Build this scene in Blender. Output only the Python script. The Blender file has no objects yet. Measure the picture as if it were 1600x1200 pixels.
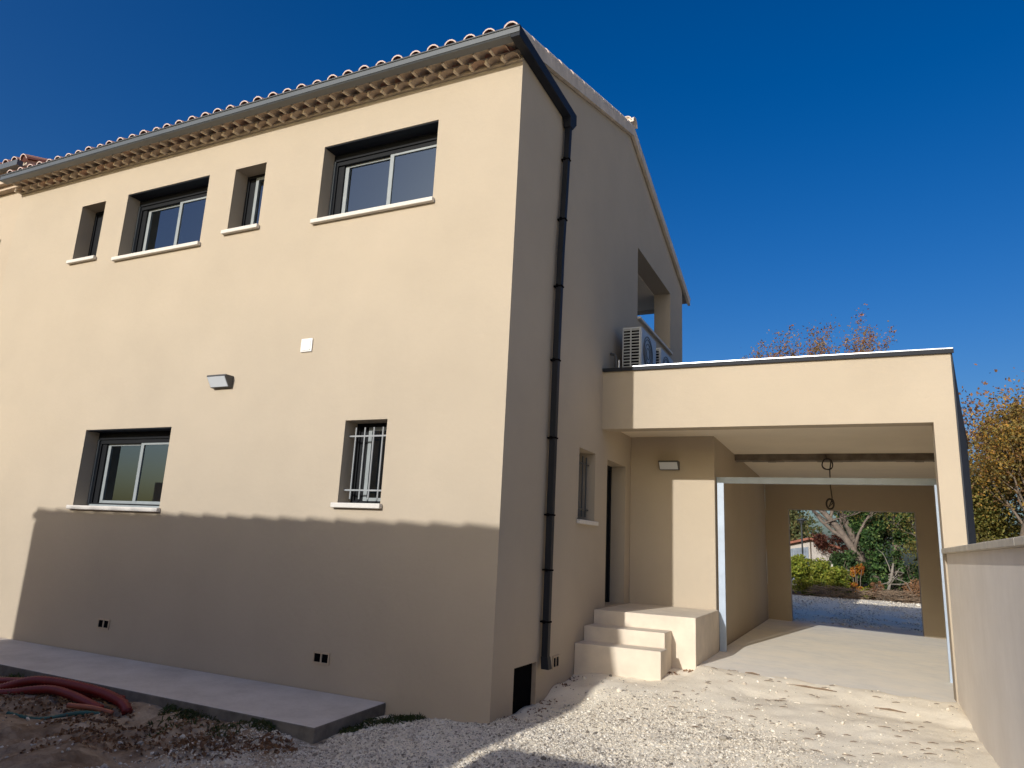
import bpy, bmesh, math, random
import numpy as np
from mathutils import Vector, Matrix, Euler
random.seed(7); rng = np.random.default_rng(7)
sc = bpy.context.scene
COL = sc.collection

# ------------------------------------------------------------------ camera
cam_d = bpy.data.cameras.new('camera'); cam = bpy.data.objects.new('camera', cam_d); COL.objects.link(cam)
cF = Vector((-0.42435, 0.878425, 0.219764)); cR = Vector((0.904044, 0.424752, 0.047861)); cU = Vector((0.051303, -0.218986, 0.974378))
cam.matrix_world = Matrix(((cR.x, cU.x, -cF.x, 2.890), (cR.y, cU.y, -cF.y, -5.867), (cR.z, cU.z, -cF.z, 1.488), (0, 0, 0, 1)))
cam_d.sensor_width = 36; cam_d.lens = 1115.0 / 1600 * 36; cam_d.clip_start = 0.05; cam_d.clip_end = 3000
sc.camera = cam
# ------------------------------------------------------------------ world + sun
SUN = Vector((0.144, 1.0, -0.3768)).normalized()          # direction the light travels
EL = math.asin(-SUN.z); AZ = math.atan2(-SUN.x, -SUN.y)
w = bpy.data.worlds.new('World'); sc.world = w; w.use_nodes = True
nt = w.node_tree; nt.nodes.clear()
sky = nt.nodes.new('ShaderNodeTexSky'); sky.sky_type = 'NISHITA'; sky.sun_disc = False
sky.sun_elevation = EL; sky.sun_rotation = AZ; sky.altitude = 300; sky.air_density = 1.0; sky.dust_density = 4.4; sky.ozone_density = 3.0
bg = nt.nodes.new('ShaderNodeBackground'); bg.inputs['Strength'].default_value = 0.10
out = nt.nodes.new('ShaderNodeOutputWorld')
hs = nt.nodes.new('ShaderNodeHueSaturation'); hs.inputs['Saturation'].default_value = 1.44; hs.inputs['Hue'].default_value = 0.513
nt.links.new(sky.outputs[0], hs.inputs['Color']); nt.links.new(hs.outputs[0], bg.inputs['Color']); nt.links.new(bg.outputs[0], out.inputs['Surface'])
sl = bpy.data.lights.new('sun', 'SUN'); sl.energy = 3.15; sl.angle = math.radians(0.5); sl.color = (1.0, 0.985, 0.955)
so = bpy.data.objects.new('sun', sl); COL.objects.link(so); so.rotation_euler = SUN.to_track_quat('-Z', 'Y').to_euler(); so.location = (-5, -30, 15)
sc.view_settings.view_transform = 'Standard'; sc.view_settings.look = 'None'; sc.view_settings.exposure = 0.28; sc.view_settings.gamma = 1.0
sc.view_settings.use_curve_mapping = False
sc.render.engine = 'CYCLES'; sc.cycles.max_bounces = 12; sc.cycles.diffuse_bounces = 9; sc.cycles.transparent_max_bounces = 12
sc.cycles.use_denoising = True; sc.cycles.sample_clamp_indirect = 6.0; sc.cycles.caustics_reflective = False; sc.cycles.caustics_refractive = False

# ------------------------------------------------------------------ materials
class NT:
    def __init__(s, name):
        s.m = bpy.data.materials.new(name); s.m.use_nodes = True; s.t = s.m.node_tree; s.b = s.t.nodes['Principled BSDF']
        s.tc = s.n('ShaderNodeTexCoord')
    def n(s, k, **kw):
        x = s.t.nodes.new(k)
        for a, v in kw.items(): setattr(x, a, v)
        return x
    def l(s, a, b): s.t.links.new(a, b)
    def noise(s, scale, detail=4, rough=.55, vec=None, dist=0):
        x = s.n('ShaderNodeTexNoise'); x.inputs['Scale'].default_value = scale; x.inputs['Detail'].default_value = detail
        x.inputs['Roughness'].default_value = rough; x.inputs['Distortion'].default_value = dist
        s.l(vec if vec else s.tc.outputs['Object'], x.inputs['Vector']); return x.outputs['Fac']
    def ramp(s, fac, stops):
        r = s.n('ShaderNodeValToRGB'); e = r.color_ramp.elements
        e[0].position, e[0].color = stops[0][0], (*stops[0][1], 1); e[1].position, e[1].color = stops[-1][0], (*stops[-1][1], 1)
        for p, c in stops[1:-1]: q = e.new(p); q.color = (*c, 1)
        s.l(fac, r.inputs['Fac']); return r.outputs['Color']
    def mix(s, fac, a, b, mode='MIX'):
        x = s.n('ShaderNodeMix'); x.data_type = 'RGBA'; x.blend_type = mode
        for v, i in ((fac, 0), (a, 6), (b, 7)):
            if hasattr(v, 'is_output'): s.l(v, x.inputs[i])
            else: x.inputs[i].default_value = v if i == 0 else (*v, 1)
        return x.outputs[2]
    def math(s, op, a, b=0.0, clamp=False):
        x = s.n('ShaderNodeMath'); x.operation = op; x.use_clamp = clamp
        for i, v in enumerate((a, b)):
            if hasattr(v, 'is_output'): s.l(v, x.inputs[i])
            else: x.inputs[i].default_value = v
        return x.outputs[0]
    def col(s, c):
        if hasattr(c, 'is_output'): s.l(c, s.b.inputs['Base Color'])
        else: s.b.inputs['Base Color'].default_value = (*c, 1)
    def set(s, **k):
        for a, v in k.items(): s.b.inputs[a.replace('_', ' ')].default_value = v
    def bump(s, h, strength, dist=.01):
        x = s.n('ShaderNodeBump'); x.inputs['Strength'].default_value = strength; x.inputs['Distance'].default_value = dist
        s.l(h, x.inputs['Height']); s.l(x.outputs[0], s.b.inputs['Normal'])
    def sep(s):
        x = s.n('ShaderNodeSeparateXYZ'); s.l(s.tc.outputs['Object'], x.inputs[0]); return x.outputs

M = {}
def stucco(name, c, var=.08, grain=260, bumpk=.35):
    t = NT(name)
    d = tuple(x * (1 - var) for x in c); l = tuple(min(1, x * (1 + var * .6)) for x in c)
    big = t.ramp(t.noise(.9, 5, .6), [(.3, d), (.7, l)])
    fine = t.noise(grain, 3, .6)
    cc = t.mix(.12, big, t.ramp(fine, [(.3, tuple(x * .72 for x in c)), (.7, tuple(min(1, x * 1.12) for x in c))]))
    t.col(cc); t.set(Roughness=.92); t.b.inputs['Specular IOR Level'].default_value = .2
    h = t.math('ADD', fine, t.math('MULTIPLY', t.noise(14, 4, .6), 1.2))
    t.bump(h, bumpk, .004); M[name] = t.m
stucco('stucco', (.458, .384, .290), .06, 260, .6); stucco('stucco_left', (.466, .385, .288), .06, 260, .6); stucco('grey_render', (.80, .73, .635), .08, 120, .5)
_t = NT('grey_streak'); _mp = _t.n('ShaderNodeMapping'); _mp.inputs['Scale'].default_value = (5, 5, .7); _t.l(_t.tc.outputs['Object'], _mp.inputs['Vector'])
_c = _t.mix(.78, _t.ramp(_t.noise(1.0, 6, .65, _mp.outputs[0]), [(.3, (.70, .625, .53)), (.7, (.86, .79, .69))]), _t.ramp(_t.noise(2.2, 6, .65), [(.3, (.80, .735, .65)), (.7, (.90, .835, .75))]))
_t.col(_c); _t.set(Roughness=.92); _t.b.inputs['Specular IOR Level'].default_value = .2; _t.bump(_t.noise(120, 4, .6), .4, .004); M['grey_streak'] = _t.m
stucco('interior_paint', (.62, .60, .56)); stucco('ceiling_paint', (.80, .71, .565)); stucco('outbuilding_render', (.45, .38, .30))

def plain(name, c, rough=.5, metal=0.0, var=.1, scale=8, bumpk=0.0, bscale=60, spec=.5):
    t = NT(name); d = tuple(x * (1 - var) for x in c); l = tuple(min(1, x * (1 + var)) for x in c)
    t.col(t.ramp(t.noise(scale, 5, .6), [(.3, d), (.7, l)])); t.set(Roughness=rough, Metallic=metal); t.b.inputs['Specular IOR Level'].default_value = spec
    if bumpk: t.bump(t.noise(bscale, 4, .6), bumpk, .006)
    M[name] = t.m
plain('charcoal', (.015, .017, .023), .6, spec=.2); plain('gutter_grey', (.095, .105, .112), .38, 0, .08, 3); plain('sash_grey', (.25, .275, .28), .45)
plain('dark_frame', (.012, .013, .015), .6, spec=.12); plain('bar_grey', (.27, .28, .285), .5); plain('galvanised', (.36, .43, .52), .45, 0, .10, 5); plain('white_stone', (.62, .58, .52), .7, 0, .06, 20, .15, 150)
plain('white_plastic', (.78, .77, .74), .4, 0, .03); plain('grey_plastic', (.07, .07, .07), .5); plain('ac_shell', (.44, .45, .45), .45, 0, .04)
plain('black', (.004, .004, .005), .9, 0, .1, spec=.02); plain('mortar', (.42, .35, .27), .9, 0, .2, 12, .4, 60); plain('verge_mortar', (.55, .47, .38), .9, 0, .18, 6, .4, 50)
plain('lit_joint_mortar', (.72, .61, .46), .9, 0, .15, 30); plain('step_concrete', (.66, .57, .45), .9, 0, .10, 4, .25, 120); plain('coping_stone', (.56, .51, .42), .85, 0, .12, 7, .3, 80)
plain('beam_concrete', (.17, .14, .11), .95, 0, .35, 6, .6, 25); plain('bark', (.16, .125, .095), .95, 0, .4, 9, .8, 30); plain('pale_bark', (.16, .125, .10), .9, 0, .3, 8, .6, 30)
plain('red_conduit', (.21, .020, .016), .5, 0, .15); plain('green_conduit', (.012, .09, .075), .5, 0, .2); plain('orange_conduit', (.40, .12, .06), .55, 0, .15)
plain('cable', (.03, .022, .018), .6); plain('zinc_top', (.50, .52, .55), .35, .5, .08, 4); plain('twig', (.20, .14, .09), .95, 0, .3, 20)
plain('vent_beige', (.46, .36, .25), .8); plain('post_metal', (.05, .055, .055), .5); plain('far_wall', (.44, .40, .36), .9, 0, .12, 2); plain('shaded_boards', (.20, .235, .28), .85, 0, .25, 3)
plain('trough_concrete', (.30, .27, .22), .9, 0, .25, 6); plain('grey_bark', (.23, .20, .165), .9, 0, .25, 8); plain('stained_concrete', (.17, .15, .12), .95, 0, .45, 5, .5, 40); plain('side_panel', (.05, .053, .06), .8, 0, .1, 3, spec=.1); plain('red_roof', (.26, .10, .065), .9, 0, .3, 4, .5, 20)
t = NT('diffuser'); t.col((.58, .61, .64)); t.set(Roughness=.35); M['diffuser'] = t.m
# slab
t = NT('slab_concrete')
dust = t.ramp(t.noise(1.6, 8, .7), [(.35, (.25, .25, .25)), (.68, (1, 1, 1))])
base = t.ramp(t.noise(5, 6, .65), [(.3, (.64, .62, .575)), (.7, (.80, .77, .70))])
t.col(t.mix(t.math('MULTIPLY', dust, .85), base, (.92, .84, .70))); t.set(Roughness=.9); t.b.inputs['Specular IOR Level'].default_value = .25
t.bump(t.noise(70, 5, .6), .25, .004); M['slab_concrete'] = t.m
t = NT('walkway_concrete')
t.col(t.mix(.5, t.ramp(t.noise(2.2, 6, .65), [(.25, (.38, .32, .255)), (.5, (.60, .53, .45)), (.7, (.72, .65, .565))]), t.ramp(t.noise(30, 4, .6), [(.3, (.56, .50, .43)), (.7, (.66, .60, .525))])))
t.set(Roughness=.92); t.bump(t.noise(90, 4, .6), .3, .004); M['walkway_concrete'] = t.m
# terracotta, one shade for each tile
def tile_mat(name, stops, inner):
    t = NT(name); oi = t.n('ShaderNodeObjectInfo')
    c = t.ramp(oi.outputs['Random'], stops)
    c = t.mix(.5, c, t.ramp(t.noise(18, 5, .65), [(.3, tuple(x * .6 for x in inner)), (.75, tuple(min(1, x * 1.5) for x in inner))]))
    t.col(c); t.set(Roughness=.88); t.bump(t.noise(90, 4, .6), .3, .004); M[name] = t.m
tile_mat('terracotta', [(0, (.38, .16, .11)), (.4, (.46, .24, .17)), (.7, (.52, .36, .27)), (1, (.36, .14, .10))], (.44, .22, .16))
tile_mat('cornice_terracotta', [(0, (.52, .27, .16)), (.22, (.50, .36, .25)), (.6, (.40, .31, .22)), (1, (.54, .43, .32))], (.45, .35, .26))
tile_mat('pale_tile', [(0, (.62, .52, .42)), (1, (.70, .62, .53))], (.62, .53, .44))
plain('tile_rim', (.66, .52, .46), .85, 0, .12, 30); plain('tile_plug', (.085, .026, .019), .95, 0, .3, 20)
# glass: thin pane, mirror by Fresnel over clear
t = NT('glass'); t.t.nodes.remove(t.b)
fr = t.n('ShaderNodeFresnel'); fr.inputs['IOR'].default_value = 2.6
tr = t.n('ShaderNodeBsdfTransparent'); tr.inputs[0].default_value = (.62, .66, .66, 1)
gl = t.n('ShaderNodeBsdfGlossy'); gl.inputs['Roughness'].default_value = .015; gl.inputs[0].default_value = (.70, .86, 1, 1)
mx = t.n('ShaderNodeMixShader'); t.l(fr.outputs[0], mx.inputs[0]); t.l(tr.outputs[0], mx.inputs[1]); t.l(gl.outputs[0], mx.inputs[2])
t.l(mx.outputs[0], t.t.nodes['Material Output'].inputs['Surface']); M['glass'] = t.m
# leaves: one colour for each leaf
def leaf_mat(name, stops, trans=.25):
    t = NT(name); g = t.n('ShaderNodeNewGeometry')
    c = t.ramp(g.outputs['Random Per Island'], stops)
    v = t.ramp(t.noise(1.2, 4, .6), [(.35, (.55, .50, .48)), (.65, (1.25, 1.25, 1.2))])
    c = t.mix(1.0, c, v, 'MULTIPLY')
    t.col(c); t.set(Roughness=.55); t.b.inputs['Specular IOR Level'].default_value = .3
    tl = t.n('ShaderNodeBsdfTranslucent'); t.l(c, tl.inputs[0]); mx = t.n('ShaderNodeMixShader'); mx.inputs[0].default_value = trans
    t.l(t.b.outputs[0], mx.inputs[1]); t.l(tl.outputs[0], mx.inputs[2]); t.l(mx.outputs[0], t.t.nodes['Material Output'].inputs['Surface']); M[name] = t.m
leaf_mat('leaf_gold', [(0, (.46, .23, .035)), (.25, (.33, .22, .05)), (.5, (.22, .17, .05)), (.75, (.15, .135, .045)), (.9, (.20, .11, .05)), (1, (.30, .15, .05))], .25)
leaf_mat('leaf_olive', [(0, (.10, .12, .03)), (.5, (.17, .17, .04)), (1, (.26, .20, .05))])
leaf_mat('leaf_brown', [(0, (.20, .10, .05)), (.5, (.27, .14, .07)), (1, (.15, .09, .05))], .15)
leaf_mat('leaf_rust', [(0, (.30, .12, .06)), (.4, (.24, .13, .06)), (.7, (.20, .16, .06)), (1, (.32, .19, .10))], .2)
leaf_mat('leaf_ivy', [(0, (.012, .035, .010)), (.45, (.035, .085, .022)), (.8, (.08, .145, .04)), (1, (.15, .20, .06))], .12)
leaf_mat('leaf_laurel', [(0, (.10, .16, .02)), (.5, (.22, .26, .03)), (1, (.34, .33, .05))])
leaf_mat('leaf_dark', [(0, (.025, .06, .018)), (1, (.07, .115, .035))], .15)
leaf_mat('leaf_red', [(0, (.10, .025, .02)), (.6, (.17, .06, .04)), (1, (.22, .11, .06))], .2)
leaf_mat('leaf_orange', [(0, (.42, .10, .02)), (.6, (.48, .20, .03)), (1, (.50, .33, .04))])
leaf_mat('weed', [(0, (.03, .06, .015)), (.6, (.06, .09, .025)), (1, (.14, .12, .05))], .2)
leaf_mat('dry_leaf', [(0, (.16, .085, .045)), (1, (.27, .16, .09))], .1)
leaf_mat('far_leaf', [(0, (.06, .09, .03)), (.6, (.12, .13, .05)), (1, (.22, .17, .07))], .15)
# pebbles
t = NT('pebble'); g = t.n('ShaderNodeNewGeometry')
t.col(t.ramp(g.outputs['Random Per Island'], [(0, (.16, .135, .105)), (.18, (.38, .33, .26)), (.45, (.58, .51, .41)), (.8, (.72, .655, .535)), (1, (.84, .78, .67))]))
t.set(Roughness=.9); M['pebble'] = t.m
# ground: pale limestone dust by the drive, brown soil in front of the walkway
t = NT('ground'); sx, sy, sz = t.sep()
n1 = t.noise(1.3, 6, .6)
soil_f = t.math('SUBTRACT', -.55, sx); soil_f = t.math('ADD', soil_f, t.math('MULTIPLY', t.math('SUBTRACT', n1, .5), 3.0))
soil_f = t.math('SUBTRACT', soil_f, t.math('MULTIPLY', t.math('MAXIMUM', t.math('ADD', sy, .9), 0.0), 1.6))
soil_f = t.math('MULTIPLY', soil_f, 1.1, True)
far_f = t.math('MULTIPLY', t.math('SUBTRACT', sy, 22.5), .8, True)
soil = t.ramp(t.noise(3.2, 8, .7), [(.25, (.085, .055, .035)), (.45, (.24, .165, .105)), (.6, (.42, .32, .22)), (.75, (.58, .47, .345))])
grit = t.ramp(t.noise(85, 5, .7), [(.28, (.56, .47, .35)), (.5, (.82, .73, .575)), (.75, (.92, .84, .69))])
dustc = t.ramp(t.noise(2.0, 6, .6), [(.3, (.84, .745, .58)), (.7, (.93, .85, .695))])
pale = t.mix(t.ramp(t.noise(1.7, 5, .65), [(.4, (.15, .15, .15)), (.62, (.75, .75, .75))]), dustc, grit)
brown = t.ramp(t.noise(2.5, 7, .7), [(.3, (.10, .06, .035)), (.7, (.22, .14, .085))])
c = t.mix(soil_f, pale, soil); c = t.mix(far_f, c, brown); t.col(c); t.set(Roughness=.97); t.b.inputs['Specular IOR Level'].default_value = .1
t.bump(t.math('ADD', t.noise(60, 6, .7), t.math('MULTIPLY', t.noise(14, 5, .6), 1.2)), .5, .010); M['ground'] = t.m

# ------------------------------------------------------------------ mesh helpers
ROOTS = {}
def tag(o, label=None, cat=None, group=None, kind=None):
    if label: o['label'] = label
    if cat: o['category'] = cat
    if group: o['group'] = group
    if kind: o['kind'] = kind
    return o
def adopt(o, parent):
    if parent is not None:
        o.parent = parent
        m = Matrix.Identity(4); p = parent
        while p is not None: m = p.matrix_basis.copy() @ m if p.parent is None else (p.matrix_parent_inverse @ p.matrix_basis) @ m; p = p.parent
        o.matrix_parent_inverse = m.inverted()
def thing(name, loc, label, cat, group=None):
    o = bpy.data.objects.new(name, None); o.empty_display_size = .2; COL.objects.link(o); o.location = loc
    return tag(o, label, cat, group)
class MB:
    def __init__(s): s.v = []; s.f = []
    def add(s, vs, fs):
        k = len(s.v); s.v += [tuple(p) for p in vs]; s.f += [tuple(i + k for i in f) for f in fs]; return s
    def box(s, x0, x1, y0, y1, z0, z1):
        return s.add([(x0, y0, z0), (x1, y0, z0), (x1, y1, z0), (x0, y1, z0), (x0, y0, z1), (x1, y0, z1), (x1, y1, z1), (x0, y1, z1)],
                     [(0, 3, 2, 1), (4, 5, 6, 7), (0, 1, 5, 4), (1, 2, 6, 5), (2, 3, 7, 6), (3, 0, 4, 7)])
    def hexa(s, bot, top):
        return s.add(list(bot) + list(top), [(0, 3, 2, 1), (4, 5, 6, 7), (0, 1, 5, 4), (1, 2, 6, 5), (2, 3, 7, 6), (3, 0, 4, 7)])
    def prism_x(s, prof, x0, x1):      # profile of (y, z)
        n = len(prof); vs = [(x0, y, z) for y, z in prof] + [(x1, y, z) for y, z in prof]
        return s.add(vs, [tuple(range(n - 1, -1, -1)), tuple(range(n, 2 * n))] + [(i, (i + 1) % n, (i + 1) % n + n, i + n) for i in range(n)])
    def ring_xz(s, x0, x1, z0, z1, wd, y0, y1):
        s.box(x0, x0 + wd, y0, y1, z0, z1); s.box(x1 - wd, x1, y0, y1, z0, z1)
        s.box(x0 + wd, x1 - wd, y0, y1, z0, z0 + wd); s.box(x0 + wd, x1 - wd, y0, y1, z1 - wd, z1); return s
    def tube(s, pts, rad, n=8, cap=True):
        pts = [Vector(p) for p in pts]; rad = rad if hasattr(rad, '__len__') else [rad] * len(pts)
        k = len(s.v); up = Vector((0, 0, 1)); prev = None
        for i, p in enumerate(pts):
            d = (pts[min(i + 1, len(pts) - 1)] - pts[max(i - 1, 0)])
            d = d.normalized() if d.length > 1e-9 else Vector((0, 0, 1))
            if prev is None: a = d.cross(up if abs(d.z) < .9 else Vector((1, 0, 0))).normalized()
            else: a = (prev - d * prev.dot(d)).normalized()
            prev = a; b = d.cross(a)
            for j in range(n):
                q = 2 * math.pi * j / n; s.v.append(tuple(p + (a * math.cos(q) + b * math.sin(q)) * rad[i]))
        for i in range(len(pts) - 1):
            for j in range(n):
                s.f.append((k + i * n + j, k + i * n + (j + 1) % n, k + (i + 1) * n + (j + 1) % n, k + (i + 1) * n + j))
        if cap:
            s.f.append(tuple(k + j for j in range(n - 1, -1, -1))); s.f.append(tuple(k + (len(pts) - 1) * n + j for j in range(n)))
        return s
    def mesh(s, name):
        me = bpy.data.meshes.new(name); me.from_pydata(s.v, [], s.f); me.validate()
        bm = bmesh.new(); bm.from_mesh(me); bmesh.ops.recalc_face_normals(bm, faces=bm.faces); bm.to_mesh(me); bm.free(); return me
    def build(s, name, mat, parent=None, bevel=0, smooth=False, recalc=True):
        me = s.mesh(name) if recalc else bpy.data.meshes.new(name)
        if not recalc: me.from_pydata(s.v, [], s.f)
        return link(name, me, mat, parent, bevel, smooth)
def link(name, me, mat, parent=None, bevel=0, smooth=False):
    if not me.materials: me.materials.append(M[mat])
    o = bpy.data.objects.new(name, me); COL.objects.link(o); adopt(o, parent)
    if smooth: me.polygons.foreach_set('use_smooth', [True] * len(me.polygons))
    if bevel:
        b = o.modifiers.new('bevel', 'BEVEL'); b.width = bevel; b.segments = 2; b.limit_method = 'ANGLE'
    return o
def place(name, me, parent, mw):
    o = bpy.data.objects.new(name, me); COL.objects.link(o); adopt(o, parent); o.matrix_basis = mw; return o
def npmesh(name, V, F, mat, parent=None, smooth=False):
    V = np.asarray(V, np.float32).reshape(-1, 3); F = np.asarray(F, np.int32); k = F.shape[1]
    me = bpy.data.meshes.new(name); me.vertices.add(len(V)); me.vertices.foreach_set('co', V.ravel())
    me.loops.add(F.size); me.loops.foreach_set('vertex_index', F.ravel()); me.polygons.add(len(F))
    me.polygons.foreach_set('loop_start', np.arange(0, F.size, k, dtype=np.int32))
    me.polygons.foreach_set('use_smooth', np.full(len(F), smooth)); me.update(calc_edges=True)
    return link(name, me, mat, parent)
def wall(mb, u0, u1, v0, v1, holes, thick, mp):
    """plane wall with rectangular holes and reveals; mp(u, v, depth) -> xyz; hole = (u0,u1,v0,v1)"""
    us = sorted({u0, u1, *[h[0] for h in holes], *[h[1] for h in holes]}); vs = sorted({v0, v1, *[h[2] for h in holes], *[h[3] for h in holes]})
    inh = lambda u, v: any(h[0] < u < h[1] and h[2] < v < h[3] for h in holes)
    solid = [[not inh((us[i] + us[i + 1]) / 2, (vs[j] + vs[j + 1]) / 2) for j in range(len(vs) - 1)] for i in range(len(us) - 1)]
    idx = {}
    def P(i, j, d):
        if (i, j, d) not in idx: idx[i, j, d] = len(mb.v); mb.v.append(tuple(mp(us[i], vs[j], thick * d)))
        return idx[i, j, d]
    ok = lambda i, j: 0 <= i < len(us) - 1 and 0 <= j < len(vs) - 1 and solid[i][j]
    for i in range(len(us) - 1):
        for j in range(len(vs) - 1):
            if not solid[i][j]: continue
            mb.f.append((P(i, j, 0), P(i + 1, j, 0), P(i + 1, j + 1, 0), P(i, j + 1, 0)))
            mb.f.append((P(i, j, 1), P(i, j + 1, 1), P(i + 1, j + 1, 1), P(i + 1, j, 1)))
            for (a, b, ca, cb) in ((i - 1, j, (i, j), (i, j + 1)), (i + 1, j, (i + 1, j), (i + 1, j + 1)), (i, j - 1, (i, j), (i + 1, j)), (i, j + 1, (i, j + 1), (i + 1, j + 1))):
                if not ok(a, b): mb.f.append((P(*ca, 0), P(*cb, 0), P(*cb, 1), P(*ca, 1)))
    return mb
TP = math.tan(math.radians(1.366))
def slab_z(x): return .26 - .035 * (x - 1.2)

# ------------------------------------------------------------------ ground
CT = np.array([(0, 0, 0), (0, .5, 0), (0, 1, 0), (0, 1.7, .09), (.03, 2.3, .15), (.5, 1.95, .18), (.97, 1.98, .19), (1.2, 2.6, .215), (1.0, 2.3, .2), (3.74, 2.9, .13), (3.73, 1.1, .12), (3.73, .7, .10),
  (2.4, 1.8, .14), (2, .5, .08), (3.7, -1.5, .0), (2.9, -5.9, -.15), (-1.1, -.5, -.09), (-1, -1.3, -.12), (-3, -1.5, -.10), (-5, -1.5, -.10), (-8, -1.5, -.11), (1.3, -.55, .02), (-.6, -.6, -.03),
  (-1.4, -1.03, -.075), (-2, -1.03, -.07), (-3, -1.03, -.06), (-4, -1.02, -.06), (-5, -1.02, -.055), (-6, -1.0, -.05), (-.4, 0, -.03), (-.9, 0, -.07), (-3, -3, -.18), (0, -2, -.08), (1.5, -3, -.08), (-12, -2, -.12), (3, -9, -.15), (-6, -9, -.15), (3, 11, .2), (0, 16, .2), (6, 16, .2), (3, 22, .2), (8, 6, .1), (-9, 12, .2)])
def terrain(X, Y):
    d2 = (X[..., None] - CT[:, 0]) ** 2 + (Y[..., None] - CT[:, 1]) ** 2 + 1e-3
    wgt = d2 ** -1.6; z = (wgt * CT[:, 2]).sum(-1) / wgt.sum(-1)
    far = np.clip((np.hypot(X - 1, Y - 5) - 30) / 30, 0, 1); z = z * (1 - far) + .2 * far
    n = np.zeros_like(X); rr_ = np.random.default_rng(11)
    for k_ in range(26):
        f_ = 4.0 * 1.13 ** k_; a_ = rr_.uniform(0, 6.283); n = n + np.sin(f_ * (X * np.cos(a_) + Y * np.sin(a_)) + rr_.uniform(0, 6.283) + .8 * np.sin(f_ * .31 * (Y * np.cos(a_) - X * np.sin(a_)))) * .0075 / (f_ / 4.0) ** .75
    soil = np.clip((-.9 - X) * 2, 0, 1) * np.clip((-.95 - Y) * 6, 0, 1)
    n = n * (.75 + 1.9 * soil)
    z = z + n * np.clip(1 - far, 0, 1)
    s = .26 - .035 * (X - 1.2); fy = 2.80 + .06 * np.sin(X * 7) + .04 * np.sin(X * 17 + 1)
    inside = (X > 1.15) & (X < 3.76) & (Y > 2.3) & (Y < 11)
    t = np.clip((Y - 2.0) / .7, 0, 1); z = np.where((X > 1.22) & (X < 3.73) & (Y > 2.0) & (Y < 3.3), z * (1 - t) + (s + .010 + .5 * n) * t, z)
    z = np.where(inside & (Y > fy), np.minimum(z, s + .012 - (Y - fy) * .25), z)
    z = np.where((Y > 3.3) & (Y < 10.75) & (X > .9) & (X < 5.1), s - .1, z)
    z = np.where((X < -.05) & (X > -20) & (Y > .05) & (Y < 7.7), -.1, z)
    z = np.where((X < 1.15) & (X > .0) & (Y > 2.75) & (Y < 10), 0.0, z)
    return z
def axis(dense0, dense1, step, lo, hi):
    a = list(np.arange(dense0, dense1 + 1e-6, step)); g = step; x = dense0; left = []
    while x > lo: g *= 1.25; x -= g; left.append(x)
    g = step; x = a[-1]; right = []
    while x < hi: g *= 1.25; x += g; right.append(x)
    return np.array(left[::-1] + a + right)
ax = axis(-7, 3.9, .045, -600, 600); ay = axis(-3, 3.4, .045, -600, 900)
GX, GY = np.meshgrid(ax, ay, indexing='ij'); GZ = terrain(GX, GY); nx, ny = GX.shape
I = np.arange(nx * ny).reshape(nx, ny)
g = npmesh('ground', np.stack([GX, GY, GZ], -1), np.stack([I[:-1, :-1], I[1:, :-1], I[1:, 1:], I[:-1, 1:]], -1).reshape(-1, 4), 'ground', smooth=True); g['kind'] = 'structure'
# concrete walkway along the front wall, garage floor
wk = MB().hexa([(-9.6, -.95, -.3), (-1.04, -1.0, -.3), (-1.06, -.005, -.3), (-9.6, -.005, -.3)], [(-9.6, -.95, .045), (-1.04, -1.0, .012), (-1.06, -.005, .035), (-9.6, -.005, .05)]).build('walkway', 'walkway_concrete', bevel=.012); wk['kind'] = 'structure'
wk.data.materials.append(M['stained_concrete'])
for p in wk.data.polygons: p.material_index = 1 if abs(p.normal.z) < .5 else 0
fl = MB().hexa([(1.19, 2.72, .02), (3.725, 2.80, .02), (4.9, 10.72, .02), (1.19, 10.62, .02)], [(1.19, 2.72, slab_z(1.19)), (3.725, 2.80, slab_z(3.725)), (4.9, 10.72, slab_z(4.9)), (1.19, 10.62, slab_z(1.19))]).build('garage_floor', 'slab_concrete'); fl['kind'] = 'structure'

# ------------------------------------------------------------------ house
H = thing('house', (0, 0, 0), 'two-storey cream rendered house with a clay tile roof and grey gutter', 'house')
HL = -8.56
W = {'w1': (-2.554, -.987, 5.027, 5.972), 'w2': (-3.976, -3.459, 5.11, 5.959), 'w3': (-5.993, -4.433, 5.027, 5.972), 'w4': (-6.972, -6.457, 5.11, 5.959),
     'w5': (-5.986, -4.421, 1.707, 2.667), 'w6': (-1.843, -1.317, 1.816, 2.667)}
mb = wall(MB(), HL, 0, -.4, 6.58, list(W.values()), .30, lambda u, v, d: (u, d, v)); mb.build('front_wall', 'stucco', H)
DOOR = (3.10, 3.93, .79, 2.64); SWIN = (2.03, 2.62, 1.81, 2.65); HOLE = (.455, .98, -.2, .385); LOG = (4.47, 6.69, 5.0, 6.19)
mb = wall(MB(), .30, 7.72, -.4, 6.40, [DOOR, SWIN, HOLE, LOG], .30, lambda u, v, d: (-d, u, v))
mb.build('side_wall', 'stucco', H)
def zroof(y): return 6.783 + .332 * y if y < 3.955 else 8.096 - .332 * (y - 3.955)
mb = MB()
gp = [(.30, 6.40), (7.72, 6.40), (7.72, zroof(7.72) - .187), (3.955, 7.905), (.30, zroof(.3) - .187)]
mb.add([(0, y, z) for y, z in gp] + [(-.30, y, z) for y, z in gp], [(0, 1, 2, 3, 4), (9, 8, 7, 6, 5)] + [(i, (i + 1) % 5, (i + 1) % 5 + 5, i + 5) for i in range(5)]); mb.build('gable_wall', 'stucco', H)
mb = wall(MB(), HL, -.30, -.4, 6.40, [(-3.0, -.37, 5.0, 6.18)], .25, lambda u, v, d: (u, 7.72 - d, v)); mb.build('back_wall', 'stucco', H)
MB().box(HL, HL + .2, .30, 7.47, -.4, 6.4).build('party_wall', 'interior_paint', H)
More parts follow.
